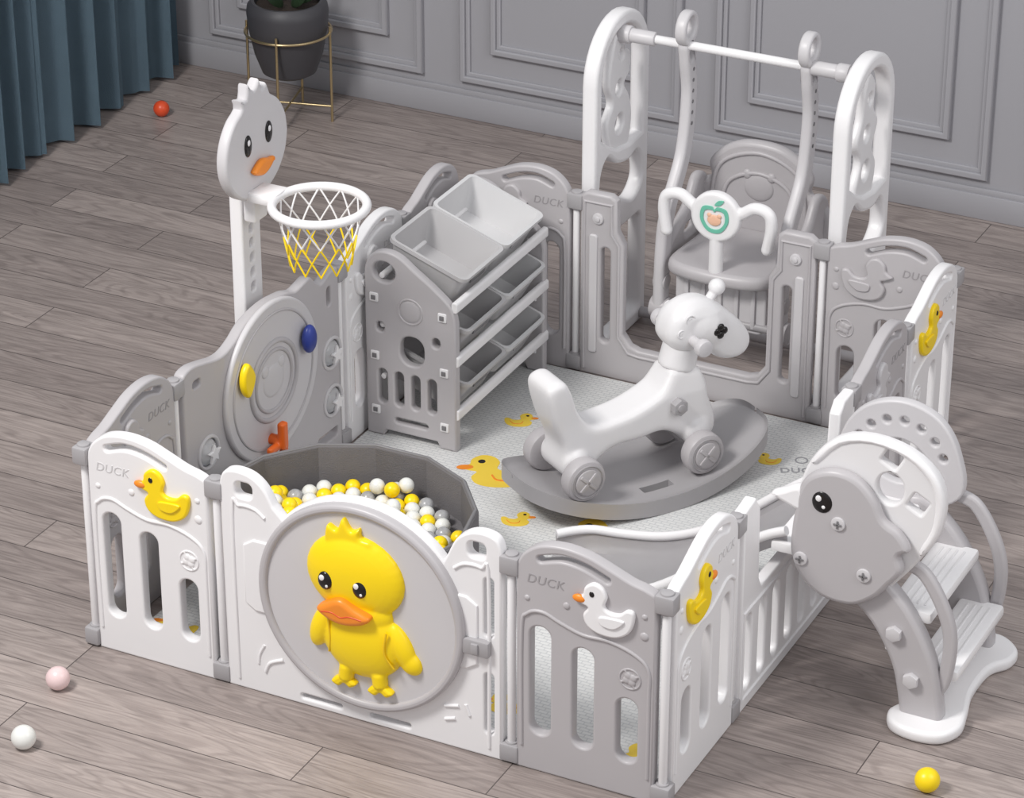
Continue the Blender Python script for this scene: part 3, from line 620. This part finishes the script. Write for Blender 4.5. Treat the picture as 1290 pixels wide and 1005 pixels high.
parts('leaf',lv,LEAF,pl)
# ================================================================ loose balls
def lone(x,y,r,m,label):
    o=part('toy_ball',[lathe([(r*math.sin(PI*i/20),-r*math.cos(PI*i/20)) for i in range(21)],32)],m); o.location=(x,y,r); tag(o,label,'ball')
lone(-1.80,3.17,.030,RED,'orange-red ball on the floor next to the curtain')
lone(.036,-.238,.032,PINK,'pale pink ball on the floor left of the playpen')
lone(.113,-.507,.032,PEARL,'white ball on the floor at the lower left, nearest the camera')
lone(2.22,.341,.032,YEL,'yellow ball on the floor in front of the slide steps')
br=.0222; sp=.0462; protos={}
kinds=(('white',PEARL,.50),('yellow',YEL,.34),('silver grey marbled',SILV,.16))
def pitball(x,y,z):
    u=random.random()
    for nm,m,pr in kinds:
        if u<pr: break
        u-=pr
    if nm not in protos:
        o=part('pit_ball',[ball((0,0,0),br,20)],m); protos[nm]=o
    else:
        o=protos[nm].copy(); COL.objects.link(o)
    o.location=(x,y,z); tag(o,'small %s plastic ball inside the grey ball pit'%nm,'ball',nm+' balls in the ball pit')
rad=PR*.955*math.cos(PI/14)-br-.004; zb=.0125+.175+br+.001
rows_=int(rad/(sp*.866))+1
for j in range(-rows_,rows_+1):
    for i in range(-12,13):
        x=(i+.5*(j%2))*sp; y=j*sp*.866
        if math.hypot(x,y)<rad and y>-.26:
            pitball(PCX+x,PCY+y,zb)
        x2=x+.5*sp; y2=y+sp*.2887
        if math.hypot(x2,y2)<rad-.02 and y2>-.2 and (math.sin(x2*17+1)+math.cos(y2*15)+random.uniform(-.6,.6))>.1:
            pitball(PCX+x2,PCY+y2,zb+sp*.8165+.001)
# ================================================================ light + camera
w=bpy.data.worlds.new('World'); S.world=w; w.use_nodes=True
w.node_tree.nodes['Background'].inputs[0].default_value=(.95,.97,1,1); w.node_tree.nodes['Background'].inputs[1].default_value=.60
def area(name,loc,tgt,size,p,col=(1,1,1)):
    l=bpy.data.lights.new(name,'AREA'); l.shape='SQUARE'; l.size=size; l.energy=p; l.color=col
    o=bpy.data.objects.new(name,l); COL.objects.link(o); o.location=loc
    o.rotation_euler=(Vector(tgt)-Vector(loc)).to_track_quat('-Z','Y').to_euler(); return o
area('key_light',(-.8,-2.6,5.2),(.9,.9,.2),1.3,285,(1,.985,.96))
area('fill_light',(4.5,0,3.5),(.9,.9,.3),2.5,60)
cam=bpy.data.cameras.new('camera'); co=bpy.data.objects.new('camera',cam); COL.objects.link(co)
cam.sensor_width=36; cam.lens=111.6; cam.clip_end=100
co.location=(4.231,-5.946,4.52); co.rotation_euler=(math.radians(62.3),0,math.radians(26.7))
S.camera=co
